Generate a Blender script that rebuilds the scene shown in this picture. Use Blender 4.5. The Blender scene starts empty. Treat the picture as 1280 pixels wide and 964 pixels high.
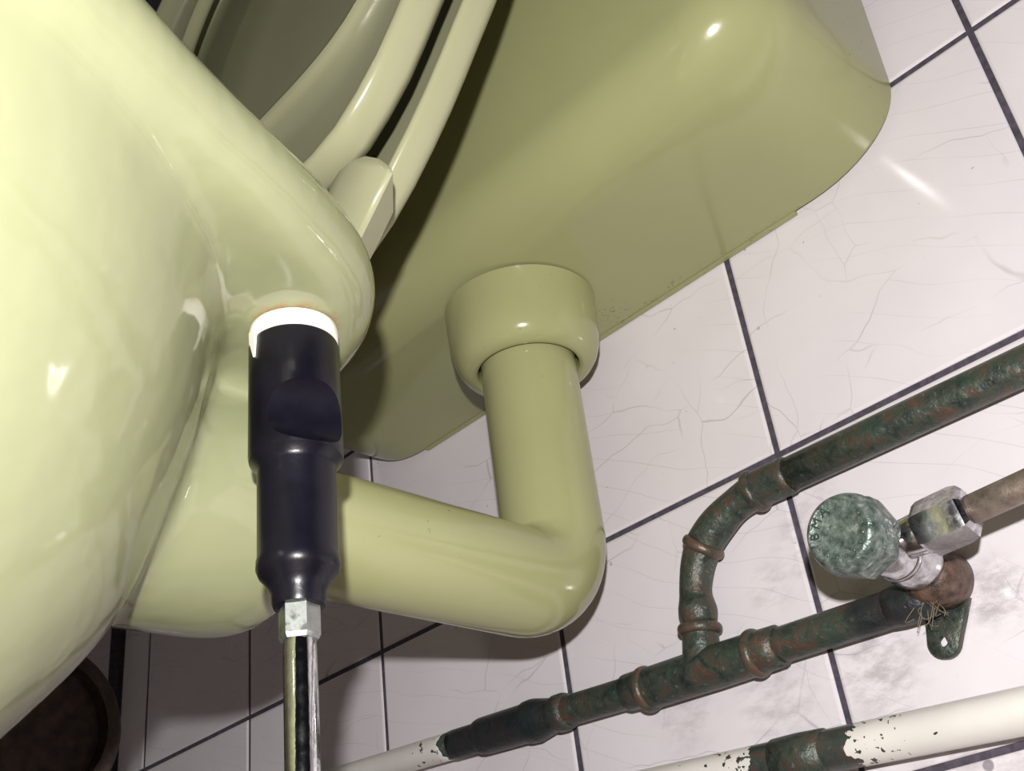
import bpy, bmesh, math, random
from mathutils import Vector, Matrix
random.seed(7)
S = bpy.context.scene
COL = S.collection

# ------------------------------------------------------------------ camera
cd = bpy.data.cameras.new('camera'); cam = bpy.data.objects.new('camera', cd); COL.objects.link(cam)
cam.matrix_world = Matrix(((0.6814116, 0.4421785, 0.5832292, 0.2381),
                           (0.7227578, -0.2809732, -0.6314074, -0.4315),
                           (-0.1153230, 0.8517818, -0.5110464, -0.2281),
                           (0, 0, 0, 1)))
cd.sensor_width = 36.0
cd.lens = 36.0 * 1417.95 / 1280
cd.clip_start = 0.01
S.camera = cam

# ------------------------------------------------------------------ world and light
w = bpy.data.worlds.new('world'); S.world = w; w.use_nodes = True
w.node_tree.nodes['Background'].inputs[0].default_value = (0.78, 0.70, 0.90, 1)
w.node_tree.nodes['Background'].inputs[1].default_value = 0.009
S.view_settings.view_transform = 'Standard'
S.view_settings.look = 'None'
S.view_settings.exposure = 0.0
S.view_settings.gamma = 1.0
S.view_settings.use_curve_mapping = False

fl = bpy.data.lights.new('camera_flash', 'POINT')
fl.energy = 13.9
fl.color = (1.0, 0.985, 0.96)
fl.shadow_soft_size = 0.006
flo = bpy.data.objects.new('camera_flash', fl); COL.objects.link(flo)
# the flash sits on the camera body, up and to the left of the lens
_R = cam.matrix_world.to_3x3()
flo.location = Vector((0.2381, -0.4315, -0.2281)) + _R @ Vector((-0.008, 0.067, 0.036))

# ------------------------------------------------------------------ material helpers
def nt(name):
    m = bpy.data.materials.new(name); m.use_nodes = True
    t = m.node_tree
    return m, t, t.nodes['Principled BSDF']
def N(t, typ, **kw):
    n = t.nodes.new(typ)
    for k, v in kw.items():
        if k.startswith('i_'):
            key = k[2:].replace('_', ' ')
            n.inputs[key].default_value = v
        else: setattr(n, k, v)
    return n
def pos(t): return N(t, 'ShaderNodeNewGeometry').outputs['Position']
def noise(t, vec, scale, detail=3.0, rough=0.55, dist=0.0):
    n = N(t, 'ShaderNodeTexNoise'); n.inputs['Scale'].default_value = scale
    n.inputs['Detail'].default_value = detail; n.inputs['Roughness'].default_value = rough
    n.inputs['Distortion'].default_value = dist
    t.links.new(vec, n.inputs['Vector']); return n.outputs['Fac']
def ramp(t, fac, stops, interp='LINEAR'):
    r = N(t, 'ShaderNodeValToRGB'); r.color_ramp.interpolation = interp
    e = r.color_ramp.elements
    while len(e) < len(stops): e.new(0.5)
    for el, (p, c) in zip(e, stops):
        el.position = p; el.color = (c[0], c[1], c[2], 1) if not isinstance(c, (int, float)) else (c, c, c, 1)
    t.links.new(fac, r.inputs[0]); return r.outputs[0]
def mathn(t, op, a, b=None, c=None, clamp=False):
    n = N(t, 'ShaderNodeMath', operation=op); n.use_clamp = clamp
    for i, x in enumerate((a, b, c)):
        if x is None: continue
        if isinstance(x, (int, float)): n.inputs[i].default_value = x
        else: t.links.new(x, n.inputs[i])
    return n.outputs[0]
def mixc(t, fac, a, b, mode='MIX'):
    n = N(t, 'ShaderNodeMix', data_type='RGBA', blend_type=mode)
    for sock, x in ((n.inputs[0], fac), (n.inputs[6], a), (n.inputs[7], b)):
        if isinstance(x, (int, float)): sock.default_value = x
        elif isinstance(x, tuple): sock.default_value = (x[0], x[1], x[2], 1)
        else: t.links.new(x, sock)
    return n.outputs[2]
def bump(t, b, h, strength=0.2, dist=0.001):
    n = N(t, 'ShaderNodeBump'); n.inputs['Strength'].default_value = strength
    n.inputs['Distance'].default_value = dist
    t.links.new(h, n.inputs['Height']); t.links.new(n.outputs[0], b.inputs['Normal'])
def mapping(t, vec, scale=(1, 1, 1), rot=(0, 0, 0), loc=(0, 0, 0)):
    n = N(t, 'ShaderNodeMapping'); n.inputs['Scale'].default_value = scale
    n.inputs['Rotation'].default_value = rot; n.inputs['Location'].default_value = loc
    t.links.new(vec, n.inputs[0]); return n.outputs[0]
def sphere_mask(t, p, c, r0, r1):
    d = N(t, 'ShaderNodeVectorMath', operation='DISTANCE'); t.links.new(p, d.inputs[0]); d.inputs[1].default_value = c
    mr = N(t, 'ShaderNodeMapRange'); mr.inputs[1].default_value = r0; mr.inputs[2].default_value = r1
    mr.inputs[3].default_value = 1; mr.inputs[4].default_value = 0; mr.interpolation_type = 'SMOOTHSTEP'
    t.links.new(d.outputs['Value'], mr.inputs[0]); return mr.outputs[0]

def simple(name, col, rough=0.4, metal=0.0, spec=0.5, nscale=60, namp=0.12, bstr=0.0, coat=0.0):
    m, t, b = nt(name); p = pos(t)
    f = noise(t, p, nscale)
    lo = tuple(max(0, c * (1 - namp)) for c in col); hi = tuple(min(1, c * (1 + namp)) for c in col)
    t.links.new(ramp(t, f, [(0.3, lo), (0.7, hi)]), b.inputs['Base Color'])
    b.inputs['Roughness'].default_value = rough; b.inputs['Metallic'].default_value = metal
    b.inputs['Specular IOR Level'].default_value = spec
    b.inputs['Coat Weight'].default_value = coat
    if bstr: bump(t, b, noise(t, p, nscale * 8), bstr, 0.0005)
    return m

def mat_ceramic():
    m, t, b = nt('avocado_ceramic'); p = pos(t)
    base = ramp(t, noise(t, p, 9, 2), [(0.3, (0.292, 0.304, 0.172)), (0.7, (0.312, 0.324, 0.187))])
    # lime and rust marks around the seat bolt hole and along the joint behind the bowl
    s1 = sphere_mask(t, p, (-0.015, -0.257, -0.010), 0.0145, 0.0185)
    n1 = ramp(t, noise(t, p, 260, 4, 0.7), [(0.40, 0), (0.62, 1)])
    c = mixc(t, mathn(t, 'MULTIPLY', mathn(t, 'MULTIPLY', s1, n1), 0.75), base, (0.33, 0.17, 0.07))
    s2 = sphere_mask(t, p, (-0.075, -0.248, -0.012), 0.004, 0.012)
    c = mixc(t, mathn(t, 'MULTIPLY', mathn(t, 'MULTIPLY', s2, n1), 0.7), c, (0.34, 0.14, 0.08))
    t.links.new(c, b.inputs['Base Color'])
    b.inputs['Roughness'].default_value = 0.10; b.inputs['Specular IOR Level'].default_value = 0.5
    bump(t, b, noise(t, p, 26, 2.6, 0.6), 0.30, 0.004)
    return m
def mat_plastic(name, lo, hi, rough=0.13):
    m, t, b = nt(name); p = pos(t)
    base = ramp(t, noise(t, p, 14, 3), [(0.3, lo), (0.7, hi)])
    # specks of mould and grime
    sp = ramp(t, noise(t, p, 330, 2, 0.6), [(0.70, 0), (0.76, 1)])
    zone = ramp(t, noise(t, p, 22, 2), [(0.56, 0), (0.66, 1)])
    c = mixc(t, mathn(t, 'MULTIPLY', mathn(t, 'MULTIPLY', sp, zone), 0.5), base, (0.10, 0.10, 0.05))
    t.links.new(c, b.inputs['Base Color'])
    b.inputs['Roughness'].default_value = rough; b.inputs['Specular IOR Level'].default_value = 0.5
    return m
def mat_cistern():
    m, t, b = nt('avocado_cistern_plastic'); p = pos(t)
    base = ramp(t, noise(t, p, 12, 3), [(0.3, (0.325, 0.330, 0.160)), (0.7, (0.345, 0.350, 0.172))])
    sp = ramp(t, noise(t, p, 420, 3, 0.7), [(0.57, 0), (0.66, 1)])
    z1 = sphere_mask(t, p, (-0.066, -0.012, 0.113), 0.002, 0.020)
    z2 = sphere_mask(t, p, (-0.030, -0.004, 0.113), 0.001, 0.012)
    z3 = sphere_mask(t, p, (0.098, -0.028, 0.150), 0.004, 0.034)
    sx = N(t, 'ShaderNodeSeparateXYZ'); t.links.new(p, sx.inputs[0])
    edge = mathn(t, 'GREATER_THAN', sx.outputs[1], -0.0075)
    edge = mathn(t, 'MULTIPLY', edge, ramp(t, noise(t, p, 45, 2), [(0.42, 0), (0.6, 0.55)]))
    z = mathn(t, 'MAXIMUM', mathn(t, 'MAXIMUM', mathn(t, 'MULTIPLY', z1, 0.8), mathn(t, 'MULTIPLY', z2, 0.9)), mathn(t, 'MAXIMUM', mathn(t, 'MULTIPLY', z3, ramp(t, noise(t, p, 160, 1), [(0.6, 0), (0.66, 1.0)])), edge))
    c = mixc(t, mathn(t, 'MULTIPLY', mathn(t, 'MULTIPLY', sp, z), 0.75), base, (0.07, 0.075, 0.05))
    t.links.new(c, b.inputs['Base Color'])
    b.inputs['Roughness'].default_value = 0.16; b.inputs['Specular IOR Level'].default_value = 0.5
    bump(t, b, noise(t, p, 500, 2), 0.05, 0.0003)
    return m
def mat_tile():
    m, t, b = nt('crazed_white_tile'); p = pos(t)
    base = ramp(t, noise(t, p, 16, 3), [(0.3, (0.755, 0.70, 0.735)), (0.7, (0.805, 0.75, 0.785))])
    # crazing: fine bent cracks, broken up
    oi = N(t, 'ShaderNodeObjectInfo')
    off = N(t, 'ShaderNodeVectorMath', operation='SCALE'); off.inputs[3].default_value = 3.0
    cmb = N(t, 'ShaderNodeCombineXYZ')
    for k in range(3): t.links.new(oi.outputs['Random'], cmb.inputs[k])
    t.links.new(cmb.outputs[0], off.inputs[0])
    add = N(t, 'ShaderNodeVectorMath', operation='ADD'); t.links.new(p, add.inputs[0]); t.links.new(off.outputs[0], add.inputs[1])
    nz = N(t, 'ShaderNodeTexNoise'); nz.inputs['Scale'].default_value = 16; nz.inputs['Detail'].default_value = 3
    t.links.new(add.outputs[0], nz.inputs['Vector'])
    sc = N(t, 'ShaderNodeVectorMath', operation='SCALE'); sc.inputs[3].default_value = 0.035
    t.links.new(nz.outputs['Color'], sc.inputs[0])
    ad2 = N(t, 'ShaderNodeVectorMath', operation='ADD'); t.links.new(add.outputs[0], ad2.inputs[0]); t.links.new(sc.outputs[0], ad2.inputs[1])
    def craze(scl, rot, thr, lo, hi, nsc):
        mp = mapping(t, ad2.outputs[0], scl, rot)
        v = N(t, 'ShaderNodeTexVoronoi', feature='DISTANCE_TO_EDGE'); v.inputs['Scale'].default_value = 1.0
        t.links.new(mp, v.inputs['Vector'])
        ln = ramp(t, v.outputs['Distance'], [(0.0, 1), (thr, 0)])
        br = ramp(t, noise(t, add.outputs[0], nsc, 2), [(lo, 0), (hi, 1)])
        return mathn(t, 'MULTIPLY', ln, br)
    k1 = craze((9, 9, 26), (0, 0.35, 0), 0.007, 0.46, 0.62, 20)
    k2 = craze((24, 20, 11), (0, -0.5, 0), 0.007, 0.54, 0.68, 14)
    # long curving cracks
    wv = N(t, 'ShaderNodeTexWave', wave_type='RINGS', rings_direction='Y', wave_profile='SAW')
    wv.inputs['Scale'].default_value = 21; wv.inputs['Distortion'].default_value = 5
    wv.inputs['Detail'].default_value = 1.2; wv.inputs['Detail Scale'].default_value = 0.8
    t.links.new(mapping(t, add.outputs[0], (0.8, 1, 1.1), (0, 0.5, 0)), wv.inputs['Vector'])
    k3 = mathn(t, 'MULTIPLY', ramp(t, wv.outputs['Fac'], [(0.0, 1), (0.022, 0), (1.0, 0)]), ramp(t, noise(t, add.outputs[0], 11, 2), [(0.40, 0), (0.58, 1)]))
    k = mathn(t, 'MAXIMUM', mathn(t, 'MAXIMUM', k1, k2), k3)
    c = mixc(t, mathn(t, 'MULTIPLY', k, 0.48), base, (0.26, 0.22, 0.22))
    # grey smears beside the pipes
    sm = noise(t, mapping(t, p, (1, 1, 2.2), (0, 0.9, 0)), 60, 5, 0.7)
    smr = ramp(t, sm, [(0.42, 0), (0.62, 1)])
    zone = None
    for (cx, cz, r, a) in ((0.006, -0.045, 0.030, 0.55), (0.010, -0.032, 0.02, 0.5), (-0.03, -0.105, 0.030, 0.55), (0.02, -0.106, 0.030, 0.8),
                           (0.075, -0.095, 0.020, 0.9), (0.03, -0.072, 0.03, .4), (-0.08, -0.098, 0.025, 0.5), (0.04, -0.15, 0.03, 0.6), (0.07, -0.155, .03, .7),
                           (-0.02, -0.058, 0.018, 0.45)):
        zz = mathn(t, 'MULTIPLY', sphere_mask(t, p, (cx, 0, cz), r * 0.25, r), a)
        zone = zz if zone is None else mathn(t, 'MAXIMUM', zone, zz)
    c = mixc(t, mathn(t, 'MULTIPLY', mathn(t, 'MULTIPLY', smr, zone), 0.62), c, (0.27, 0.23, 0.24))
    c = mixc(t, mathn(t, 'MULTIPLY', sphere_mask(t, p, (0.0513, 0, -0.1537), 0.0018, 0.0026), 0.7), c, (0.15, 0.13, 0.15))
    spk = ramp(t, noise(t, p, 190, 1), [(0.76, 0), (0.79, 1)])
    c = mixc(t, mathn(t, 'MULTIPLY', spk, 0.45), c, (0.2, 0.16, 0.15))
    t.links.new(c, b.inputs['Base Color'])
    b.inputs['Roughness'].default_value = 0.10; b.inputs['Specular IOR Level'].default_value = 0.45
    bump(t, b, noise(t, p, 14, 1), 0.06, 0.004)
    return m
def patina_nodes(t, p):
    n1 = noise(t, p, 120, 6, 0.72, 0.5)
    col = ramp(t, n1, [(0.30, (0.020, 0.022, 0.024)), (0.41, (0.038, 0.050, 0.041)), (0.51, (0.064, 0.076, 0.060)),
                       (0.59, (0.095, 0.062, 0.048)), (0.70, (0.150, 0.082, 0.060)), (0.80, (0.06, 0.085, 0.078))])
    sp = ramp(t, noise(t, p, 340, 3, 0.6), [(0.62, 0), (0.72, 1)])
    col = mixc(t, mathn(t, 'MULTIPLY', sp, 0.6), col, (0.16, 0.23, 0.22))
    bl = ramp(t, noise(t, p, 45, 2), [(0.55, 0), (0.7, 1)])
    return mixc(t, mathn(t, 'MULTIPLY', bl, 0.45), col, (0.035, 0.080, 0.060)), n1
def mat_patina(name='patinated_copper', dark=()):
    m, t, b = nt(name); p = pos(t)
    c, n1 = patina_nodes(t, p)
    for (x, z, r) in dark:
        c = mixc(t, mathn(t, 'MULTIPLY', sphere_mask(t, p, (x, -0.012, z), r * 0.6, r), 0.78), c, (0.018, 0.020, 0.027))
    t.links.new(c, b.inputs['Base Color'])
    b.inputs['Roughness'].default_value = 0.42; b.inputs['Metallic'].default_value = 0.25
    bump(t, b, noise(t, p, 210, 4, 0.6), 0.7, 0.0015)
    return m
def mat_ring():
    m, t, b = nt('worn_copper_ring'); p = pos(t)
    c, n1 = patina_nodes(t, p)
    f = ramp(t, noise(t, p, 90, 3, 0.6), [(0.42, 0.15), (0.60, 0.85)])
    t.links.new(mixc(t, f, c, (0.150, 0.090, 0.065)), b.inputs['Base Color'])
    b.inputs['Roughness'].default_value = 0.40; b.inputs['Metallic'].default_value = 0.3
    bump(t, b, noise(t, p, 260, 4), 0.6, 0.001)
    return m
def mat_painted(name, spans):
    """white paint on copper; paint has flaked off between x0 and x1"""
    m, t, b = nt(name); p = pos(t)
    c, n1 = patina_nodes(t, p)
    c = mixc(t, 0.35, c, (0.02, 0.022, 0.028))
    sx = N(t, 'ShaderNodeSeparateXYZ'); t.links.new(p, sx.inputs[0])
    wob = mathn(t, 'MULTIPLY_ADD', noise(t, p, 140, 3, 0.6), 0.028, -0.014)
    xx = mathn(t, 'ADD', sx.outputs[0], wob)
    bare = None
    for x0, x1 in spans:
        g = mathn(t, 'MULTIPLY', mathn(t, 'GREATER_THAN', xx, x0), mathn(t, 'LESS_THAN', xx, x1))
        near = mathn(t, 'MULTIPLY', mathn(t, 'GREATER_THAN', sx.outputs[0], x0 - 0.022), mathn(t, 'LESS_THAN', sx.outputs[0], x1 + 0.022))
        ch = mathn(t, 'MULTIPLY', near, mathn(t, 'GREATER_THAN', noise(t, p, 330, 2), 0.62))
        g = mathn(t, 'MAXIMUM', g, ch)
        bare = g if bare is None else mathn(t, 'MAXIMUM', bare, g)
    chips = mathn(t, 'GREATER_THAN', noise(t, mapping(t, p, (0.4, 1, 1)), 210, 2), 0.745)
    bare = mathn(t, 'MAXIMUM', bare, chips)
    wcol = ramp(t, noise(t, p, 30, 3), [(0.3, (0.70, 0.66, 0.63)), (0.7, (0.79, 0.75, 0.71))])
    t.links.new(mixc(t, bare, wcol, c), b.inputs['Base Color'])
    b.inputs['Roughness'].default_value = 0.35
    h = mathn(t, 'MULTIPLY_ADD', noise(t, p, 200, 3), 0.35, mathn(t, 'SUBTRACT', 1.0, bare))
    bump(t, b, h, 0.4, 0.0006)
    return m
def mat_verdigris():
    m, t, b = nt('verdigris_cap'); p = pos(t)
    n = noise(t, p, 300, 5, 0.65, 0.3)
    c = ramp(t, n, [(0.32, (0.040, 0.062, 0.052)), (0.45, (0.105, 0.140, 0.122)), (0.58, (0.190, 0.225, 0.205)), (0.70, (0.42, 0.44, 0.41))])
    t.links.new(c, b.inputs['Base Color'])
    b.inputs['Roughness'].default_value = 0.33; b.inputs['Metallic'].default_value = 0.35
    bump(t, b, noise(t, p, 420, 3), 0.7, 0.0010)
    return m
def mat_chrome(name='worn_chrome', rough=0.16, col=(0.62, 0.60, 0.63)):
    m, t, b = nt(name); p = pos(t)
    f = noise(t, p, 260, 4, 0.6)
    t.links.new(ramp(t, f, [(0.3, tuple(c * 0.6 for c in col)), (0.6, col)]), b.inputs['Base Color'])
    b.inputs['Metallic'].default_value = 1.0
    t.links.new(ramp(t, f, [(0.3, rough * 2.2), (0.6, rough)]), b.inputs['Roughness'])
    bump(t, b, f, 0.12, 0.0006)
    return m
def mat_white_nut():
    m, t, b = nt('white_nylon'); p = pos(t)
    t.links.new(ramp(t, noise(t, p, 200, 3), [(0.35, (0.82, 0.79, 0.70)), (0.6, (0.90, 0.89, 0.85))]), b.inputs['Base Color'])
    b.inputs['Roughness'].default_value = 0.45
    return m

M = {
 'ceramic': mat_ceramic(),
 'cistern': mat_cistern(),
 'pipeplastic': mat_plastic('avocado_pipe_plastic', (0.350, 0.350, 0.170), (0.375, 0.375, 0.188), 0.15),
 'seat': mat_plastic('avocado_seat_plastic', (0.325, 0.322, 0.195), (0.35, 0.346, 0.212), 0.24),
 'tile': mat_tile(),
 'grout': simple('dark_grout', (0.075, 0.062, 0.085), 0.85, nscale=300, namp=0.35, bstr=0.4),
 'copper': mat_patina(dark=((0.036, -0.0875, 0.020), (0.052, -0.088, 0.016))),
 'black_copper': mat_patina('blackened_copper', dark=((-0.19, -0.078, 0.055),)),
 'mid_painted': mat_painted('painted_supply_pipe', ((-0.232, 0.6),)),
 'low_painted': mat_painted('painted_lower_pipe', ((-0.038, 0.011),)),
 'ring': mat_ring(),
 'brown': simple('brown_brass_flange', (0.105, 0.062, 0.045), 0.45, 0.3, nscale=200, namp=0.9, bstr=0.6),
 'tube': simple('bare_copper_tube', (0.185, 0.145, 0.120), 0.38, 0.35, nscale=150, namp=0.55, bstr=0.4),
 'verdigris': mat_verdigris(),
 'letterdark': simple('dark_verdigris', (0.035, 0.055, 0.045), 0.5, nscale=500, namp=0.4),
 'chrome': mat_chrome(),
 'steel': mat_chrome('bright_steel', 0.07, (0.78, 0.78, 0.80)),
 'hexsteel': mat_chrome('satin_steel', 0.30, (0.50, 0.52, 0.50)),
 'black': simple('black_socket_steel', (0.005, 0.0045, 0.009), 0.30, 0.0, 0.32, nscale=120, namp=0.3, bstr=0.08),
 'nylon': mat_white_nut(),
 'iron': simple('rusty_soil_pipe', (0.055, 0.035, 0.028), 0.8, nscale=120, namp=0.5, bstr=0.6),
 'dark': simple('inside_dark', (0.015, 0.012, 0.01), 0.9),
 'floor': simple('brown_floor', (0.10, 0.065, 0.05), 0.6, nscale=25, namp=0.3),
 'ceiling': simple('ceiling_paint', (0.6, 0.58, 0.55), 0.9),
 'hemp': simple('hemp', (0.25, 0.20, 0.14), 0.8),
 'rubber': simple('clear_buffer', (0.5, 0.52, 0.5), 0.3),
}
m_, t_, b_ = nt('lamp_glow')
b_.inputs['Emission Color'].default_value = (1, 0.95, 0.85, 1); b_.inputs['Emission Strength'].default_value = 110
M['glow'] = m_

# ------------------------------------------------------------------ mesh helpers
def link(name, me, mat, parent=None, smooth=True):
    o = bpy.data.objects.new(name, me); COL.objects.link(o)
    if mat: me.materials.append(M[mat])
    if smooth:
        for f in me.polygons: f.use_smooth = True
    if parent is not None: o.parent = parent
    return o
def empty(name, label, cat, loc=(0, 0, 0), group=None):
    o = bpy.data.objects.new(name, None); COL.objects.link(o); o.location = loc
    o.empty_display_size = 0.02
    o['label'] = label; o['category'] = cat
    if group: o['group'] = group
    return o
class MB:
    def __init__(s): s.v = []; s.f = []
    def loft(s, rings, cap0=True, cap1=True, closed=False):
        n = len(rings[0]); b = len(s.v)
        for r in rings: s.v += [tuple(p) for p in r]
        k = len(rings)
        for i in range(k if closed else k - 1):
            i2 = (i + 1) % k
            for j in range(n):
                j2 = (j + 1) % n
                s.f.append((b + i * n + j, b + i * n + j2, b + i2 * n + j2, b + i2 * n + j))
        if not closed:
            if cap0: s.f.append(tuple(b + j for j in range(n))[::-1])
            if cap1: s.f.append(tuple(b + (k - 1) * n + j for j in range(n)))
        return s
    def lathe(s, prof, origin, axis=(0, 0, 1), seg=40, hexn=0, cap=True):
        """prof = [(radius, distance along axis)]"""
        a = Vector(axis).normalized()
        u = a.orthogonal().normalized(); v = a.cross(u)
        o = Vector(origin); rings = []
        for r, h in prof:
            ring = []
            for j in range(seg):
                th = 2 * math.pi * j / seg
                rr = r
                if hexn:
                    q = (th % (2 * math.pi / hexn)) - math.pi / hexn
                    rr = r * math.cos(math.pi / hexn) / math.cos(q)
                ring.append(o + a * h + (u * math.cos(th) + v * math.sin(th)) * rr)
            rings.append(ring)
        return s.loft(rings, cap, cap)
    def tube(s, pts, rad, seg=24, wob=0.0):
        pts = [Vector(p) for p in pts]
        rad = rad if isinstance(rad, (list, tuple)) else [rad] * len(pts)
        T = [(pts[min(i + 1, len(pts) - 1)] - pts[max(i - 1, 0)]).normalized() for i in range(len(pts))]
        u = T[0].orthogonal().normalized(); rings = []
        for p, tt, r in zip(pts, T, rad):
            u = (u - tt * u.dot(tt)).normalized(); v = tt.cross(u)
            rings.append([p + (u * math.cos(2 * math.pi * j / seg) + v * math.sin(2 * math.pi * j / seg)) * r * (1 + wob * math.sin(3 * j + 40 * p.x)) for j in range(seg)])
        return s.loft(rings)
    def box(s, c, d):
        x, y, z = c; a, b_, e = d[0] / 2, d[1] / 2, d[2] / 2
        r0 = [(x - a, y - b_, z - e), (x + a, y - b_, z - e), (x + a, y + b_, z - e), (x - a, y + b_, z - e)]
        r1 = [(p[0], p[1], z + e) for p in r0]
        return s.loft([r0, r1])
    def mesh(s, name):
        me = bpy.data.meshes.new(name); me.from_pydata(s.v, [], s.f); me.validate()
        bm = bmesh.new(); bm.from_mesh(me); bmesh.ops.recalc_face_normals(bm, faces=bm.faces); bm.to_mesh(me); bm.free()
        return me
    def build(s, name, mat, parent=None, smooth=True, angle=None):
        me = s.mesh(name)
        o = link(name, me, mat, parent, smooth)
        if smooth and angle: me.set_sharp_from_angle(angle=math.radians(angle))
        return o
def interp(tab, x):
    """smooth monotone-ish interpolation in a table of (x, y)"""
    if x <= tab[0][0]: return tab[0][1]
    if x >= tab[-1][0]: return tab[-1][1]
    for i in range(len(tab) - 1):
        if tab[i][0] <= x <= tab[i + 1][0]:
            x0, y0 = tab[i]; x1, y1 = tab[i + 1]
            m0 = (y1 - tab[i - 1][1]) / (x1 - tab[i - 1][0]) if i > 0 else (y1 - y0) / (x1 - x0)
            m1 = (tab[i + 2][1] - y0) / (tab[i + 2][0] - x0) if i + 2 < len(tab) else (y1 - y0) / (x1 - x0)
            h = x1 - x0; q = (x - x0) / h
            return ((2*q**3-3*q*q+1)*y0 + (q**3-2*q*q+q)*h*m0 + (-2*q**3+3*q*q)*y1 + (q**3-q*q)*h*m1)
def spline(pts, n=8):
    pts = [Vector(p) for p in pts]; out = []
    for i in range(len(pts) - 1):
        p0 = pts[max(i - 1, 0)]; p1 = pts[i]; p2 = pts[i + 1]; p3 = pts[min(i + 2, len(pts) - 1)]
        for k in range(n):
            q = k / n
            out.append(0.5 * ((2 * p1) + (p2 - p0) * q + (2*p0 - 5*p1 + 4*p2 - p3) * q*q + (-p0 + 3*p1 - 3*p2 + p3) * q**3))
    out.append(pts[-1]); return out
def rest(o, mods):
    """evaluate modifiers into a plain mesh"""
    dg = bpy.context.evaluated_depsgraph_get(); dg.update()
    me = bpy.data.meshes.new_from_object(o.evaluated_get(dg))
    o.modifiers.clear(); old = o.data; o.data = me; bpy.data.meshes.remove(old)
    for f in me.polygons: f.use_smooth = True
    return o

# ------------------------------------------------------------------ setting: tiled walls
T = 0.15; G = 0.0030; CORNER = -0.645
def grout_wall(name, c, d):
    o = MB().box(c, d).build(name, 'grout', None, smooth=False); o['kind'] = 'structure'; return o
FLOOR = -0.42; TOP = 1.98
wall = grout_wall('wall_back', (0.3, 0.026, (FLOOR + TOP) / 2), (1.9, 0.05, TOP - FLOOR))
# tile front face is the plane y = 0; grout is 1 mm behind it
def tile_mesh(wd, hd):
    e = 0.0012
    a, b2 = wd / 2, hd / 2
    def ring(i, y): return [(-a + i, y, -b2 + i), (a - i, y, -b2 + i), (a - i, y, b2 - i), (-a + i, y, b2 - i)]
    m = MB().loft([ring(0, 0.0012), ring(0, -0.0003), ring(e * 0.4, 0.0002 - 0.0009), ring(e * 1.3, -0.0010)])
    return m.mesh('tile')
tm = tile_mesh(T - G, T - G); tm.materials.append(M['tile'])
wn = CORNER - (-4 * T)   # narrow cut tile in the corner
tmn = tile_mesh(abs(wn) - G, T - G); tmn.materials.append(M['tile'])
rt = random.Random(3)
rows = range(-3, 5)
for i in range(-4, 6):
    for j in rows:
        z0 = j * T; z1 = z0 + T
        if z0 < FLOOR: continue
        o = bpy.data.objects.new('tile', tm); COL.objects.link(o); o.parent = wall
        o.location = (i * T + T / 2, 0.001 + rt.uniform(-0.0002, 0.0002), z0 + T / 2)
        o.rotation_euler = (rt.uniform(-0.004, 0.004), 0, rt.uniform(-0.004, 0.004))
for j in rows:
    if j * T < FLOOR: continue
    o = bpy.data.objects.new('tile', tmn); COL.objects.link(o); o.parent = wall
    o.location = (CORNER + abs(wn) / 2, 0.001, j * T + T / 2)
wl = grout_wall('wall_left', (CORNER - 0.026, -0.74, (FLOOR + TOP) / 2), (0.05, 1.5, TOP - FLOOR))
for i in range(0, 5):
    for j in rows:
        if j * T < FLOOR: continue
        o = bpy.data.objects.new('tile', tm); COL.objects.link(o); o.parent = wl
        o.rotation_euler = (0, 0, math.pi / 2)
        o.location = (CORNER - 0.001, -(i * T + T / 2) - 0.01, j * T + T / 2)
# upper courses, above what the photo shows, as one joined part
up = MB()
for i in range(-4, 6):
    for j in range(5, 13):
        up.box((i * T + T / 2, 0.0005, j * T + T / 2), (T - G, 0.001, T - G))
uo = up.build('upper_tiles', 'tile', wall, smooth=False); uo['kind'] = 'stuff'
fo = MB().box((0.3, -0.7, FLOOR - 0.025), (1.9, 1.5, 0.05)).build('floor', 'floor', smooth=False); fo['kind'] = 'structure'
ce = MB().box((0.3, -1.3, TOP + 0.025), (1.9, 2.7, 0.05)).build('ceiling', 'ceiling', smooth=False); ce['kind'] = 'structure'

# ------------------------------------------------------------------ cistern
X0 = -0.092
def rrect(xa, xb, ya, yb, r, n=10):
    """outline, flat against the wall at yb, rounded at the two front corners"""
    r = max(r, 0.002); pts = []
    def arc(cx, cy, a0, a1, rr):
        for k in range(n + 1):
            a = a0 + (a1 - a0) * k / n
            pts.append((cx + rr * math.cos(a), cy + rr * math.sin(a)))
    rb = min(r, 0.003)
    arc(xb - rb, yb - rb, math.pi / 2, 0, rb)
    arc(xb - r, ya + r, 0, -math.pi / 2, r)
    arc(xa + r, ya + r, -math.pi / 2, -math.pi, r)
    arc(xa + rb, yb - rb, math.pi, math.pi / 2, rb)
    out = []
    for k in range(len(pts)):
        p, q = Vector(pts[k]), Vector(pts[(k + 1) % len(pts)])
        out.append(tuple(p))
    return out
ct = empty('cistern', 'avocado green plastic cistern fixed to the white tiled wall, seen from below', 'cistern', (X0, -0.06, 0.113))
def cist_rings():
    rings = []; z0 = 0.1135; top = 0.42
    lv = []
    for k in range(13):
        a = math.pi / 2 * k / 12
        lv.append((z0 + 0.034 * (1 - math.cos(a)) ** 1.0, math.sin(a)))
    for z, s_ in lv:
        ix = 0.052 * (1 - s_) ; iy = 0.034 * (1 - s_)
        rings.append([(x, y, z) for x, y in rrect(-0.295 + ix, 0.111 - ix, -0.122 + iy, -0.0035, 0.036)])
    for q in (0.05, 0.35, 0.7, 1.0):
        z = lv[-1][0] + (top - lv[-1][0]) * q
        rings.append([(x, y, z) for x, y in rrect(-0.295 - 0.010 * q, 0.111 + 0.010 * q, -0.122 - 0.024 * q, -0.0035, 0.042)])
    return rings
def local(o, t):
    """keep the world placement of a part built in world coordinates"""
    o.data.transform(Matrix.Translation(-t.location)); return o
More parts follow.
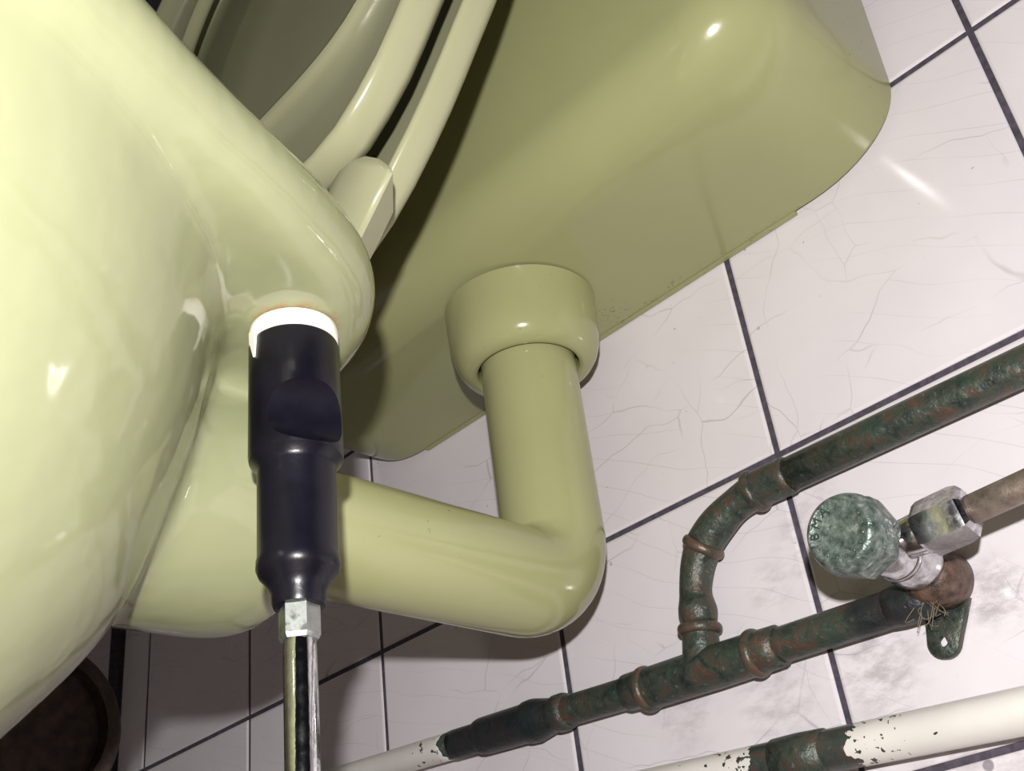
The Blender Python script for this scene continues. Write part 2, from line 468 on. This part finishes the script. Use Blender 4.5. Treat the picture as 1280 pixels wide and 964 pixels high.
def part(mb, name, mat, t, **kw):
    o = mb.build(name, mat, t, **kw); local(o, t); return o
part(MB().loft(cist_rings()), 'body', 'cistern', ct)
lidr = [[(x, y, z) for x, y in rrect(-0.311 + i, 0.127 - i, -0.152 + i, -0.0035, 0.044)] for z, i in ((0.420, 0.001), (0.423, 0.0), (0.445, 0.0), (0.451, 0.002), (0.454, 0.008))]
part(MB().loft(lidr), 'cistern_lid', 'cistern', ct, angle=50)
# thin moulded lip along the back edge
lipm = MB()
lipm.loft([[(-0.2386, -0.0008, z), (0.0455, -0.0008, z), (0.0455, -0.0037, z), (-0.2386, -0.0037, z)] for z in (0.1128, 0.1165)])
part(lipm, 'back_lip', 'cistern', ct, smooth=False)

# ------------------------------------------------------------------ flush pipe
fp = empty('flush_pipe', 'bent avocado green flush pipe running from the cistern to the pan', 'pipe', (X0, -0.06, -0.045))
PR = 0.0245
path = [(X0, -0.0600, 0.112), (X0, -0.0600, 0.04), (X0, -0.0600, -0.012)]
Rb = 0.027
path = [(X0, -0.060, 0.112 - 0.02 * k) for k in range(6)] 
for k in range(0, 15):
    a = math.pi / 2 * k / 14
    path.append((X0, -0.060 - Rb * (1 - math.cos(a)), -0.018 - Rb * math.sin(a)))
for k in range(1, 8): path.append((X0, -0.087 - 0.021 * k, -0.045))
part(MB().tube(path, PR, 56), 'pipe', 'pipeplastic', fp)
prof = [(0.0255, 0.105), (0.0395, 0.110), (0.0400, 0.1125), (0.0398, 0.1070), (0.0395, 0.100), (0.0390, 0.092), (0.0380, 0.085), (0.0365, 0.0805), (0.0340, 0.0765), (0.031, 0.0745), (0.0285, 0.0738), (0.0270, 0.0740), (0.0262, 0.0748), (0.0260, 0.080)]
prof = prof[2:] + [(0.0260, 0.1125)]
part(MB().lathe(prof, (X0, -0.060, 0), (0, 0, 1), 72, cap=False), 'coupling_nut', 'pipeplastic', fp)

# ------------------------------------------------------------------ toilet pan
pan = empty('toilet_pan', 'avocado green ceramic toilet pan seen from underneath beside the wall', 'toilet', (X0, -0.40, FLOOR))
RIM = [(-0.650, 0.0), (-0.640, 0.065), (-0.615, 0.105), (-0.57, 0.145), (-0.50, 0.172), (-0.43, 0.174), (-0.38, 0.162), (-0.346, 0.1485), (-0.328, 0.1405), (-0.308, 0.1325), (-0.289, 0.1255), (-0.272, 0.1185),
       (-0.255, 0.110), (-0.242, 0.101), (-0.232, 0.090), (-0.224, 0.076), (-0.219, 0.057), (-0.217, 0.028), (-0.2165, 0.0)]
def rim_outline(inset=0.0):
    pts = []
    rs = spline([(hw, y, 0) for y, hw in RIM], 4)
    cx, cy = 0.0, -0.40
    right = [(p.x, p.y) for p in rs]
    loop = [(X0 + x, y) for x, y in right] + [(X0 - x, y) for x, y in reversed(right[1:-1])]
    if inset:
        n = len(loop); out = []
        for k in range(n):
            a = Vector(loop[k - 1]); b = Vector(loop[(k + 1) % n]); t = (b - a).normalized()
            nrm = Vector((-t.y, t.x)); c = Vector((X0, cy)) - Vector(loop[k])
            if nrm.dot(c) < 0: nrm = -nrm
            out.append(tuple(Vector(loop[k]) + nrm * inset))
        return out
    return loop
RT, RB = 0.0165, -0.0175
pm = MB()
sl = []
for k in range(9):      # rounded slab: the rim and the rear shelf
    a = -math.pi / 2 + math.pi * k / 8
    sl.append([(x, y, (RT + RB) / 2 + (RT - RB) / 2 * math.sin(a)) for x, y in rim_outline(0.014 * (1 - math.cos(a)))])
pm.loft(sl)
def ell(z, hw, yr, yf, e=2.0, n=72):
    cy = (yr + yf) / 2; ay = (yr - yf) / 2; out = []
    for k in range(n):
        th = 2 * math.pi * k / n; c, s_ = math.cos(th), math.sin(th)
        out.append((X0 + hw * math.copysign(abs(c) ** (2 / e), c), cy + ay * math.copysign(abs(s_) ** (2 / e), s_), z))
    return out
SEC = [(0.010, 0.165, -0.255, -0.640), (-0.010, 0.164, -0.257, -0.640), (-0.030, 0.158, -0.262, -0.632), (-0.055, 0.147, -0.266, -0.618), (-0.080, 0.132, -0.273, -0.600),
       (-0.105, 0.115, -0.283, -0.578), (-0.130, 0.097, -0.303, -0.552), (-0.160, 0.081, -0.331, -0.528), (-0.200, 0.072, -0.352, -0.510), (-0.26, 0.070, -0.345, -0.510),
       (-0.34, 0.080, -0.335, -0.530), (-0.395, 0.098, -0.32, -0.56), (FLOOR, 0.105, -0.31, -0.57)]
ztab = [[(s[0], s[k]) for s in reversed(SEC)] for k in (1, 2, 3)]
rr = []
z = SEC[0][0]
zs = [0.010 - 0.0105 * k for k in range(41)] + [FLOOR]
for z in zs: rr.append(ell(z, interp(ztab[0], z), interp(ztab[1], z), interp(ztab[2], z)))
pm.loft(rr)
# inlet horn behind the bowl
horn = []
for y, r in ((-0.300, 0.046), (-0.270, 0.046), (-0.240, 0.0455), (-0.228, 0.044), (-0.219, 0.040), (-0.213, 0.033), (-0.211, 0.026)):
    horn.append([(X0 + r * math.cos(2 * math.pi * k / 48) * 0.98, y, -0.046 + r * math.sin(2 * math.pi * k / 48)) for k in range(48)])
pm.loft(horn)
pb = part(pm, 'body', 'ceramic', pan)
rmod = pb.modifiers.new('r', 'REMESH'); rmod.mode = 'VOXEL'; rmod.voxel_size = 0.0028; rmod.use_smooth_shade = True
smod = pb.modifiers.new('s', 'SMOOTH'); smod.factor = 0.6; smod.iterations = 14
# hollow of the bowl, cut from above
cut = MB()
cr = [ell(z, hw, yr, yf) for z, hw, yr, yf in ((0.05, 0.135, -0.305, -0.61), (0.0, 0.135, -0.305, -0.61), (-0.05, 0.12, -0.315, -0.59), (-0.10, 0.09, -0.335, -0.54), (-0.14, 0.055, -0.37, -0.48), (-0.155, 0.02, -0.40, -0.45))]
cut.loft(cr)
co = cut.build('cutter', 'ceramic', None); co.data.transform(Matrix.Translation(-pan.location)); co.location = pan.location
bmod = pb.modifiers.new('b', 'BOOLEAN'); bmod.object = co; bmod.operation = 'DIFFERENCE'; bmod.solver = 'EXACT'
rest(pb, None)
bpy.data.objects.remove(co)

# ------------------------------------------------------------------ toilet seat and lid, raised
st = empty('raised_seat_and_lid', 'avocado green toilet seat and lid raised together against the cistern', 'toilet seat', (X0, -0.255, 0.022))
LEAN = math.radians(8)
H = Vector((X0, -0.2105, 0.0365))
dS = Vector((0, math.sin(LEAN), math.cos(LEAN))); dN = Vector((0, -math.cos(LEAN), math.sin(LEAN)))
def SP(x, s, n): return tuple(H + Vector((x, 0, 0)) + dS * s + dN * n)
OUTW = [(-0.009, 0.030), (-0.007, 0.046), (0.0, 0.063), (0.010, 0.080), (0.02, 0.091), (0.03, 0.100), (0.05, 0.115), (0.07, 0.127), (0.09, 0.139), (0.12, 0.153), (0.17, 0.171), (0.23, 0.180), (0.30, 0.175), (0.36, 0.151), (0.40, 0.120), (0.425, 0.085), (0.438, 0.045), (0.442, 0.0)]
RINGW = [(0.0225, 0.068), (0.0235, 0.080), (0.0275, 0.0905), (0.034, 0.0995), (0.041, 0.1065)] + OUTW[6:]
INW = [(0.108, 0.0), (0.1085, 0.040), (0.113, 0.064), (0.123, 0.080), (0.145, 0.097), (0.18, 0.109), (0.23, 0.116), (0.29, 0.112), (0.34, 0.090), (0.372, 0.055), (0.384, 0.028), (0.388, 0.0)]
def seat_loop(tab, n=96, flat=0.0):
    # half outline as dense polyline, then ray angles around s=0.24
    pts = spline([(w_, s, 0) for s, w_ in tab], 10)
    poly = [(p.x, p.y) for p in pts]
    if tab[0][1] > 0: poly = [(0.0, tab[0][0])] + [(tab[0][1] * q, tab[0][0]) for q in (.25, .5, .75, .95)] + poly
    # resample by angle
    ang = [math.atan2(y - 0.24, x) for x, y in poly]
    out = []
    for k in range(n // 2 + 1):
        a = -math.pi / 2 + math.pi * k / (n // 2)
        for i in range(len(poly) - 1):
            if ang[i] <= a + 1e-9 and ang[i + 1] >= a - 1e-9:
                q = 0 if ang[i + 1] == ang[i] else (a - ang[i]) / (ang[i + 1] - ang[i])
                out.append((poly[i][0] * (1 - q) + poly[i + 1][0] * q, poly[i][1] * (1 - q) + poly[i + 1][1] * q)); break
        else: out.append(poly[-1] if k else poly[0])
    return out + [(-x, y) for x, y in reversed(out[1:-1])]
LL = seat_loop(OUTW); OL = seat_loop(RINGW); IL = seat_loop(INW)
def inset_loop(loop, d, cs=0.24):
    n = len(loop); out = []
    for k in range(n):
        a = Vector(loop[k - 1]); b = Vector(loop[(k + 1) % n]); t = (b - a)
        t = t.normalized() if t.length > 1e-9 else Vector((1, 0))
        nr = Vector((-t.y, t.x)); c = Vector((0, cs)) - Vector(loop[k])
        if nr.dot(c) < 0: nr = -nr
        out.append(tuple(Vector(loop[k]) + nr * d))
    return out
def sring(loop, n): return [SP(x, s, n) for x, s in loop]
# lid: shallow tray with the hollow facing the room
lid = MB()
lr = [(0.030, 0.0), (0.010, 0.0), (0.004, 0.0010), (0.0010, 0.0035), (0.0, 0.0060), (0.0, 0.0135), (0.0008, 0.0151), (0.0024, 0.0155), (0.0036, 0.0147), (0.0044, 0.0120), (0.0060, 0.0060), (0.0090, 0.0040), (0.030, 0.0038)]
lid.loft([sring(inset_loop(LL, d), n) for d, n in lr])
part(lid, 'lid', 'seat', st)
# seat ring: channel section, hollow on its underside (which now faces the room)
ring = MB()
B = 0.0200
def mixl(f): return [((1 - f) * a[0] + f * b[0], (1 - f) * a[1] + f * b[1]) for a, b in zip(OL, IL)]
seq = [(inset_loop(OL, 0.010), B), (inset_loop(OL, 0.004), B + 0.0012), (inset_loop(OL, 0.0012), B + 0.004), (OL, B + 0.006), (OL, B + 0.0155), (inset_loop(OL, 0.001), B + 0.0172), (inset_loop(OL, 0.0025), B + 0.0180),
       (inset_loop(OL, 0.0045), B + 0.0174), (inset_loop(OL, 0.0060), B + 0.0145), (inset_loop(OL, 0.0100), B + 0.0080), (mixl(0.35), B + 0.0045), (mixl(0.65), B + 0.0045), (inset_loop(IL, -0.008), B + 0.0055), (inset_loop(IL, -0.0045), B + 0.0085),
       (inset_loop(IL, -0.0030), B + 0.0105), (inset_loop(IL, -0.0010), B + 0.0105), (IL, B + 0.0090), (IL, B + 0.0040), (inset_loop(IL, -0.002), B + 0.0015), (inset_loop(IL, -0.008), B)]
ring.loft([sring(l, n) for l, n in seq], closed=True)
part(ring, 'seat_ring', 'seat', st)
# hinge blocks, bolts, nuts, buffers
def rounded_block(w_, d_, h_, rtop, c):
    prof = []
    for k in range(13):
        a = math.pi * k / 12
        prof.append((w_ / 2 * math.cos(a), h_ - rtop + rtop * math.sin(a)))
    prof = [(w_ / 2, 0)] + prof + [(-w_ / 2, 0)]
    e = 0.0022
    rings = []
    for y, i in ((-d_ / 2, e), (-d_ / 2 + e * 0.3, e * 0.3), (-d_ / 2 + e, 0), (d_ / 2 - e, 0), (d_ / 2 - e * .3, e * .3), (d_ / 2, e)):
        rings.append([(c[0] + px * (1 - 2 * i / w_), c[1] + y, c[2] + pz * (1 - i / h_)) for px, pz in prof])
    return MB().loft(rings)
HX, HY = 0.076, -0.256          # seat bolt, from the middle of the pan
def arm_ring(sx, y, k):
    prof = [(-0.0185, 0.020), (-0.0185, 0.042), (-0.0175, 0.0480), (-0.0145, 0.0525), (-0.009, 0.0550), (-0.002, 0.0548), (0.006, 0.0510), (0.0125, 0.0450), (0.0175, 0.0370), (0.0180, 0.0345), (0.0085, 0.0265), (-0.0016, 0.0185)]
    cx, cz = -0.003, 0.037
    sh = -0.012 if y > -0.23 else 0.0
    return [(X0 + sx * ((cx + sh + (px - cx) * k) - X0), y, cz + (pz - cz) * k) for px, pz in prof]
for sx in (1, -1):
    part(MB().loft([arm_ring(sx, y, k) for y, k in ((-0.2250, 0.80), (-0.2380, 1), (-0.2394, 0.98), (-0.2400, 0.94))]), 'hinge_block', 'seat', st, angle=40)
    part(MB().loft([[(X0 + sx * HX + a * 0.009, HY + b2, z) for a, b2 in ((-1, -0.009), (1, -0.009), (1, 0.022), (-1, 0.022))] for z in (0.0172, 0.0290)]), 'hinge_post', 'seat', st, smooth=False)
    part(MB().lathe([(0.004, -0.060), (0.004, 0.020)], (X0 + sx * HX, HY, 0), seg=16), 'bolt', 'nylon', st)
    nb = part(MB().lathe([(0.0132, -0.0176), (0.0140, -0.0182), (0.0142, -0.0200), (0.0141, -0.0240), (0.0125, -0.0250), (0.0110, -0.036)], (X0 + sx * HX, HY, 0), seg=40, cap=True), 'nut', 'nylon', st)
    nb['label'] = 'white plastic nut'
sd = Vector((-0.10, -1.0, 0)).normalized(); sq = Vector((1, -0.10, 0)).normalized()
def spl(z, q):
    c = Vector((X0 + HX, HY, z)) + sd * 0.0141 + sq * (0.0012 * (1 - q))
    return [tuple(c + sq * a * q + sd * b2) for a, b2 in ((-0.0022, -0.0004), (0.0022, -0.0004), (0.0022, 0.0006), (-0.0022, 0.0006))]
part(MB().loft([spl(-0.0220, 1.0), spl(-0.0265, 0.8), spl(-0.0325, 0.12)]), 'nut_splinter', 'nylon', st, smooth=False)
for x, s in ((-0.150, 0.13), (0.150, 0.13), (-0.09, 0.40), (0.09, 0.40)):
    o_ = Vector(SP(x, s, B + 0.0045)); part(MB().lathe([(0.006, 0), (0.006, 0.012), (0.004, 0.0155)], o_, dN, 20), 'buffer', 'rubber', st, angle=40)

# ------------------------------------------------------------------ socket wrench on the seat nut
TX, TY = X0 + HX, HY
wr = empty('socket_wrench', 'black socket on a chrome extension bar gripping the seat nut', 'wrench', (TX, TY, -0.10))
sock = MB().lathe([(0.0115, -0.0245), (0.0138, -0.0242), (0.0142, -0.0252), (0.0143, -0.0640), (0.0140, -0.0655), (0.0122, -0.0675), (0.0117, -0.0690), (0.0117, -0.0965), (0.0120, -0.0975), (0.0121, -0.1000), (0.0113, -0.1020),
                   (0.0090, -0.1045), (0.0078, -0.1075), (0.0077, -0.1100), (0.0072, -0.1115), (0.0048, -0.1118)], (TX, TY, 0), seg=72)
so = part(sock, 'socket', 'black', wr)
face = Vector((0.97, -0.24, 0)).normalized(); side = face.cross(Vector((0, 0, 1))).normalized()
cc = Vector((TX, TY, -0.0545)) + face * 0.0205
cutm = MB().lathe([(0.0125, -0.03), (0.0125, 0.03)], cc, side, 48)
co = cutm.build('cutter', 'black', None); co.data.transform(Matrix.Translation(-wr.location)); co.location = wr.location
bm_ = so.modifiers.new('b', 'BOOLEAN'); bm_.object = co; bm_.operation = 'DIFFERENCE'; bm_.solver = 'EXACT'
rest(so, None); bpy.data.objects.remove(co); so.data.set_sharp_from_angle(angle=math.radians(28))
part(MB().lathe([(0.0059, -0.108), (0.0059, -0.1200), (0.0053, -0.1213), (0.0046, -0.1216)], (TX, TY, 0), seg=48, hexn=6), 'hex_collar', 'hexsteel', wr, angle=20)
part(MB().lathe([(0.0044, -0.119), (0.0047, -0.125), (0.0047, -0.240), (0.0042, -0.2425)], (TX, TY, 0), seg=40), 'extension_bar', 'steel', wr, angle=40)
part(MB().lathe([(0.0075, -0.238), (0.0085, -0.240), (0.0085, -0.262), (0.0070, -0.264)], (TX, TY, 0), seg=40), 'drive_head', 'hexsteel', wr, angle=40)
part(MB().lathe([(0.006, -0.09), (0.006, 0.06), (0.0045, 0.0615)], (TX, TY, -0.252), (0.2, -0.97, 0), seg=24), 'handle', 'steel', wr, angle=40)

# ------------------------------------------------------------------ copper pipework on the wall
cp = empty('copper_pipework', 'green patinated copper pipe with a tee and curved branch running along the tiles', 'pipe', (-0.05, -0.012, -0.087))
Y = -0.0125
def zmid(x): return -0.0721 - (x + 0.3035) * 0.0595 if x < -0.09 else -0.0858 - (x + 0.09) * 0.037
def line(x0, x1, n=12): return [(x0 + (x1 - x0) * k / n, Y, zmid(x0 + (x1 - x0) * k / n)) for k in range(n + 1)]
part(MB().tube(line(-0.640, -0.225, 40), 0.0074, 28), 'pipe', 'mid_painted', cp)['label'] = 'white painted end of pipe with flaked edge'
part(MB().tube(line(-0.226, -0.145, 20), 0.0078, 28, 0.01), 'pipe', 'black_copper', cp)['label'] = 'blackened pipe'
def sleeve(x0, x1, r, bulge, name, mat, ends=(1, 1)):
    pts = []; rad = []
    n = 14
    for k in range(n + 1):
        x = x0 + (x1 - x0) * k / n
        pts.append((x, Y, zmid(x)))
        rad.append(r)
    d = (x1 - x0)
    pts = [(x0 + d * q, Y, zmid(x0 + d * q)) for q in (0, 0.04, 0.10, 0.5, 0.90, 0.96, 1.0)]
    rad = [r - 0.0018, r - 0.0004, r, r + bulge, r, r - 0.0004, r - 0.0018]
    return part(MB().tube(pts, rad, 32, 0.006), name, mat, cp)
# reducing coupling
pts = [(-0.206, 0.0076), (-0.2045, 0.0092), (-0.202, 0.0096), (-0.170, 0.0098), (-0.168, 0.0106), (-0.163, 0.0108), (-0.158, 0.0098), (-0.152, 0.0086), (-0.149, 0.0084), (-0.1475, 0.0092), (-0.143, 0.0093), (-0.141, 0.0088), (-0.140, 0.0075)]
part(MB().tube([(x, Y, zmid(x)) for x, r in pts], [r for x, r in pts], 36, 0.006), 'coupling', 'black_copper', cp)
part(MB().tube(line(-0.143, -0.098), 0.0074, 28, 0.012), 'pipe', 'copper', cp)
def torus_ring(c, ax, R_, r_, name='ring'):
    a = Vector(ax).normalized(); m = MB(); prof = []
    for k in range(11):
        th = math.pi * k / 10
        prof.append((R_ + r_ * math.sin(th), -r_ * 1.3 * math.cos(th)))
    return part(m.lathe(prof, c, a, 36, cap=True), name, 'ring', cp)
# tee: run and branch
tp = [(-0.1015, 0.0076), (-0.1010, 0.0086), (-0.094, 0.0088), (-0.0895, 0.0092), (-0.085, 0.0096), (-0.05, 0.0097), (-0.028, 0.0094), (-0.022, 0.0092), (-0.015, 0.0090), (-0.0145, 0.0076)]
part(MB().tube([(x, Y, zmid(x)) for x, r in tp], [r for x, r in tp], 36, 0.006), 'tee', 'copper', cp)
axm = (1, 0, -0.05)
torus_ring((-0.0895, Y, zmid(-0.0895)), axm, 0.0088, 0.0020)
torus_ring((-0.0275, Y, zmid(-0.0275)), axm, 0.0088, 0.0020)
part(MB().tube(line(-0.018, 0.055), 0.0076, 30, 0.012), 'pipe', 'copper', cp)
part(MB().tube(line(0.038, 0.056, 4), [0.0078, 0.0083, 0.0085, 0.0085, 0.0080], 30, 0.012), 'coupling', 'copper', cp)
bend = spline([(-0.0570, Y, -0.088), (-0.0535, Y, -0.0665), (-0.0510, Y, -0.0480), (-0.0425, Y, -0.0325), (-0.0265, Y, -0.0225), (-0.0085, Y, -0.0182), (0.0113, Y, -0.0183)], 10)
def bslice(a, b, rads, name='elbow', wob=0.006):
    seg = bend[a:b + 1]
    rd = [interp([(q, r) for q, r in rads], k / (len(seg) - 1)) for k in range(len(seg))]
    return part(MB().tube(seg, rd, 32, wob), name, 'copper', cp)
bslice(0, 10, [(0, 0.0095), (0.5, 0.0086), (1, 0.0082)], 'tee_branch')
bslice(10, 31, [(0, 0.0080), (0.15, 0.0090), (0.35, 0.0076), (0.7, 0.0080), (1.0, 0.0088)])
bslice(31, 51, [(0, 0.0088), (0.3, 0.0086), (0.6, 0.0078), (0.8, 0.0080), (1.0, 0.0088)])
bslice(50, 60, [(0, 0.0088), (0.93, 0.0086), (1.0, 0.0076)], 'coupling')
for k in (9, 30, 50):
    c = bend[k]; ax = bend[k + 1] - bend[k - 1]
    torus_ring(c, ax, 0.0084, 0.0019)
tl = [(0.010 + 0.05 * k, Y, -0.0183 - 0.0006 * k) for k in range(13)]
part(MB().tube(tl, 0.0079, 30, 0.01), 'pipe', 'copper', cp)
# wall plate elbow with fixing lug
EX, EZ = 0.0600, -0.0850
pl = MB().lathe([(0.0070, -0.0030), (0.0104, -0.0030), (0.0116, -0.0045), (0.0119, -0.0090), (0.0117, -0.0170), (0.0105, -0.0215), (0.0085, -0.0245)], (EX, 0, EZ), (0, 1, 0), 40)
part(pl, 'wall_plate_elbow', 'brown', cp)
lug = MB(); ang = math.radians(-112)
lx, lz = math.cos(ang), math.sin(ang)
def lug_ring(y, ins):
    out = []
    L_ = 0.0235; wd = 0.0068 - ins; px, pz = -lz, lx
    for k in range(13):
        a = -math.pi / 2 + math.pi * k / 12
        u = L_ - 0.0000 + wd * math.cos(a); v = wd * math.sin(a)
        out.append((EX + lx * u + px * v, y, EZ + lz * u + pz * v))
    out += [(EX + lx * 0.006 + px * 0.0095, y, EZ + lz * 0.006 + pz * 0.0095), (EX + lx * 0.006 - px * 0.0095, y, EZ + lz * 0.006 - pz * 0.0095)]
    return out
def hole_ring(y, r):
    out = []
    for p in lug_ring(y, 0):
        d = Vector((p[0] - (EX + lx * 0.0235), 0, p[2] - (EZ + lz * 0.0235))).normalized()
        out.append((EX + lx * 0.0235 + d.x * r, y, EZ + lz * 0.0235 + d.z * r))
    return out
lug.loft([lug_ring(-0.0015, 0), lug_ring(-0.0040, 0), lug_ring(-0.0047, 0.0007), hole_ring(-0.0047, 0.0022), hole_ring(-0.0015, 0.0022)], closed=True)
part(lug, 'lug', 'copper', cp, angle=50)
hemp = MB(); rh = random.Random(5)
for k in range(15):
    a = rh.uniform(-2.7, -1.5); r0 = 0.0125
    p0 = Vector((EX + r0 * math.cos(a) * 0.9, -0.020 + rh.uniform(-.002, .004), EZ + r0 * math.sin(a) * 0.9))
    p1 = p0 + Vector((rh.uniform(-.006, .004), rh.uniform(-.004, .004), rh.uniform(-.008, -.001)))
    p2 = p1 + Vector((rh.uniform(-.003, .005), rh.uniform(-.003, .003), rh.uniform(-.006, .001)))
    hemp.tube(spline([p0, p1, p2], 4), 0.00013, 5)
ho = part(hemp, 'hemp_strands', 'hemp', cp); ho['kind'] = 'stuff'

# ------------------------------------------------------------------ angle valve
va = empty('angle_valve', 'chrome angle valve with a green corroded octagonal cap standing off the tiles', 'valve', (EX, -0.045, -0.080))
VZ = -0.0800; VX = 0.0600
ax = (0, -1, 0.0)
part(MB().lathe([(0.0060, 0.020), (0.0098, 0.0215), (0.0108, 0.026), (0.0110, 0.030), (0.0106, 0.035), (0.0098, 0.038), (0.0094, 0.044), (0.0092, 0.054), (0.0086, 0.056), (0.0080, 0.064)], (VX, 0, VZ - 0.0015), ax, 44), 'valve_body', 'chrome', va)
part(MB().lathe([(0.0080, 0), (0.0100, 0.001), (0.0100, 0.003), (0.0092, 0.0042)], (VX, -0.0385, VZ - 0.0015), ax, 44), 'collar_ring', 'chrome', va)
part(MB().lathe([(0.0075, 0), (0.0078, 0.010), (0.0080, 0.0175)], (VX + 0.002, -0.046, VZ + 0.0005), (1, 0, 0.03), 32), 'outlet', 'chrome', va)
cap2 = MB().lathe([(0.0095, 0.0600), (0.0138, 0.0605), (0.0150, 0.0622), (0.0155, 0.0650), (0.0155, 0.0715), (0.0148, 0.0750)], (VX - 0.0002, 0, VZ), ax, 64, hexn=8)
face_m = MB().lathe([(0.0080, 0.0700), (0.0150, 0.0742), (0.0146, 0.0762), (0.0134, 0.0790), (0.0124, 0.0800), (0.0116, 0.0802), (0.0110, 0.0797), (0.0010, 0.0795)], (VX - 0.0002, 0, VZ), ax, 64)
part(face_m, 'cap_face', 'verdigris', va, angle=50)
cpo = part(cap2, 'cap', 'verdigris', va, angle=24); cpo['label'] = 'green corroded octagonal cap'
# raised worn lettering stamped round the cap face
def letters(txt, r, start, step, size):
    cu_list = []
    for k, ch in enumerate(txt):
        if ch == ' ': continue
        cu = bpy.data.curves.new('t', 'FONT'); cu.body = ch; cu.size = size; cu.extrude = 0.0004; cu.align_x = 'CENTER'
        ob = bpy.data.objects.new('t', cu); COL.objects.link(ob)
        dg = bpy.context.evaluated_depsgraph_get(); me = bpy.data.meshes.new_from_object(ob.evaluated_get(dg))
        a = start - k * step
        # local text x,y -> face coordinates seen from the room: right = +x world, up = +z
        Mx = Matrix.Translation((VX - 0.0002 + r * math.cos(a), -0.0799, VZ + r * math.sin(a))) @ Matrix.Rotation(math.pi / 2 - a, 4, 'Y') @ Matrix.Rotation(math.pi / 2, 4, 'X')
        me.transform(Mx); cu_list.append(me)
        bpy.data.objects.remove(ob)
    bm = bmesh.new()
    for me in cu_list: bm.from_mesh(me)
    out = bpy.data.meshes.new('lettering'); bm.to_mesh(out); bm.free()
    return out
lm = letters('BMA', 0.0080, math.radians(172), math.radians(30), 0.0050)
lo = link('lettering', lm, 'letterdark', va, smooth=False); local(lo, va)
dots = MB()
for k in range(9):
    a = math.radians(20 - 22 * k)
    dots.lathe([(0.0007, 0), (0.0005, 0.0005)], (VX + 0.0095 * math.cos(a), -0.0797, VZ + 0.0095 * math.sin(a)), ax, 8)
part(dots, 'stamped_dots', 'verdigris', va)
NX = Vector((1, 0, 0.035)).normalized()
nutm = MB().lathe([(0.0085, 0.0), (0.0098, 0.0010), (0.0107, 0.0032), (0.0108, 0.0160), (0.0100, 0.0190), (0.0080, 0.0206), (0.0056, 0.0210)], (VX + 0.0142, -0.0465, VZ + 0.0010), NX, 48, hexn=6)
part(nutm, 'compression_nut', 'chrome', va, angle=22)
tb = empty('supply_tube', 'thin bare copper supply tube leaving the chrome nut of the valve', 'pipe', (0.10, -0.0465, VZ))
part(MB().tube([tuple(Vector((VX + 0.020, -0.0465, VZ + 0.0010)) + NX * (0.03 * k)) for k in range(16)], 0.0054, 24, 0.008), 'tube', 'tube', tb)

# ------------------------------------------------------------------ lower painted pipe
lp = empty('painted_pipe', 'white painted pipe with a flaked green bare band, lowest on the wall', 'pipe', (0.0, -0.014, -0.137))
def zl(x): return -0.1337 - (x + 0.0331) * 0.075
part(MB().tube([(-0.64 + 0.03 * k, -0.0145, zl(-0.64 + 0.03 * k) if True else 0) for k in range(42)], 0.0083, 32), 'pipe', 'low_painted', lp)
def lring(x0, x1, r):
    return part(MB().tube([(x, -0.0145, zl(x)) for x in (x0, x0 + 0.0005, (x0 + x1) / 2, x1 - 0.0005, x1)], [r - 0.0015, r - 0.0003, r, r - 0.0003, r - 0.0015], 32), 'coupling', 'copper', lp)
lring(-0.028, -0.0035, 0.0094)

# ------------------------------------------------------------------ soil pipe under the pan
sp = empty('soil_pipe', 'dark rusty soil pipe end in the shadow behind the toilet pan', 'pipe', (-0.392, -0.170, -0.036))
spd = Vector((1, 0, 0))
sc_ = Vector((-0.392, -0.170, -0.036))
part(MB().lathe([(0.038, -0.252), (0.038, -0.060), (0.0405, -0.057), (0.0465, -0.050), (0.0470, -0.014), (0.0490, -0.012), (0.0490, -0.002), (0.0470, 0.0), (0.0400, 0.0), (0.0390, -0.005), (0.0380, -0.008), (0.020, -0.0095), (0.002, -0.010)], sc_, spd, 64, cap=True), 'socket', 'iron', sp, angle=40)

# ------------------------------------------------------------------ ceiling lamp
LX, LY, LZ = -0.495, -1.95, 1.49
la = empty('ceiling_lamp', 'small hanging lamp overhead, mirrored on a glossy tile', 'lamp', (LX, LY, TOP))
part(MB().lathe([(0.035, -0.022), (0.045, -0.018), (0.050, 0.0)], (LX, LY, TOP), (0, 0, 1), 32), 'rose', 'ceiling', la, angle=40)
part(MB().lathe([(0.003, 0.06), (0.003, TOP - LZ - 0.02)], (LX, LY, LZ), (0, 0, 1), 10), 'cord', 'ceiling', la)
part(MB().lathe([(0.020, 0.035), (0.022, 0.045), (0.016, 0.07)], (LX, LY, LZ), (0, 0, 1), 24), 'holder', 'ceiling', la, angle=40)
part(MB().lathe([(0.004, -0.052), (0.022, -0.046), (0.040, -0.026), (0.046, 0.0), (0.038, 0.024), (0.022, 0.038)], (LX, LY, LZ), (0, 0, 1), 32), 'bulb', 'glow', la)
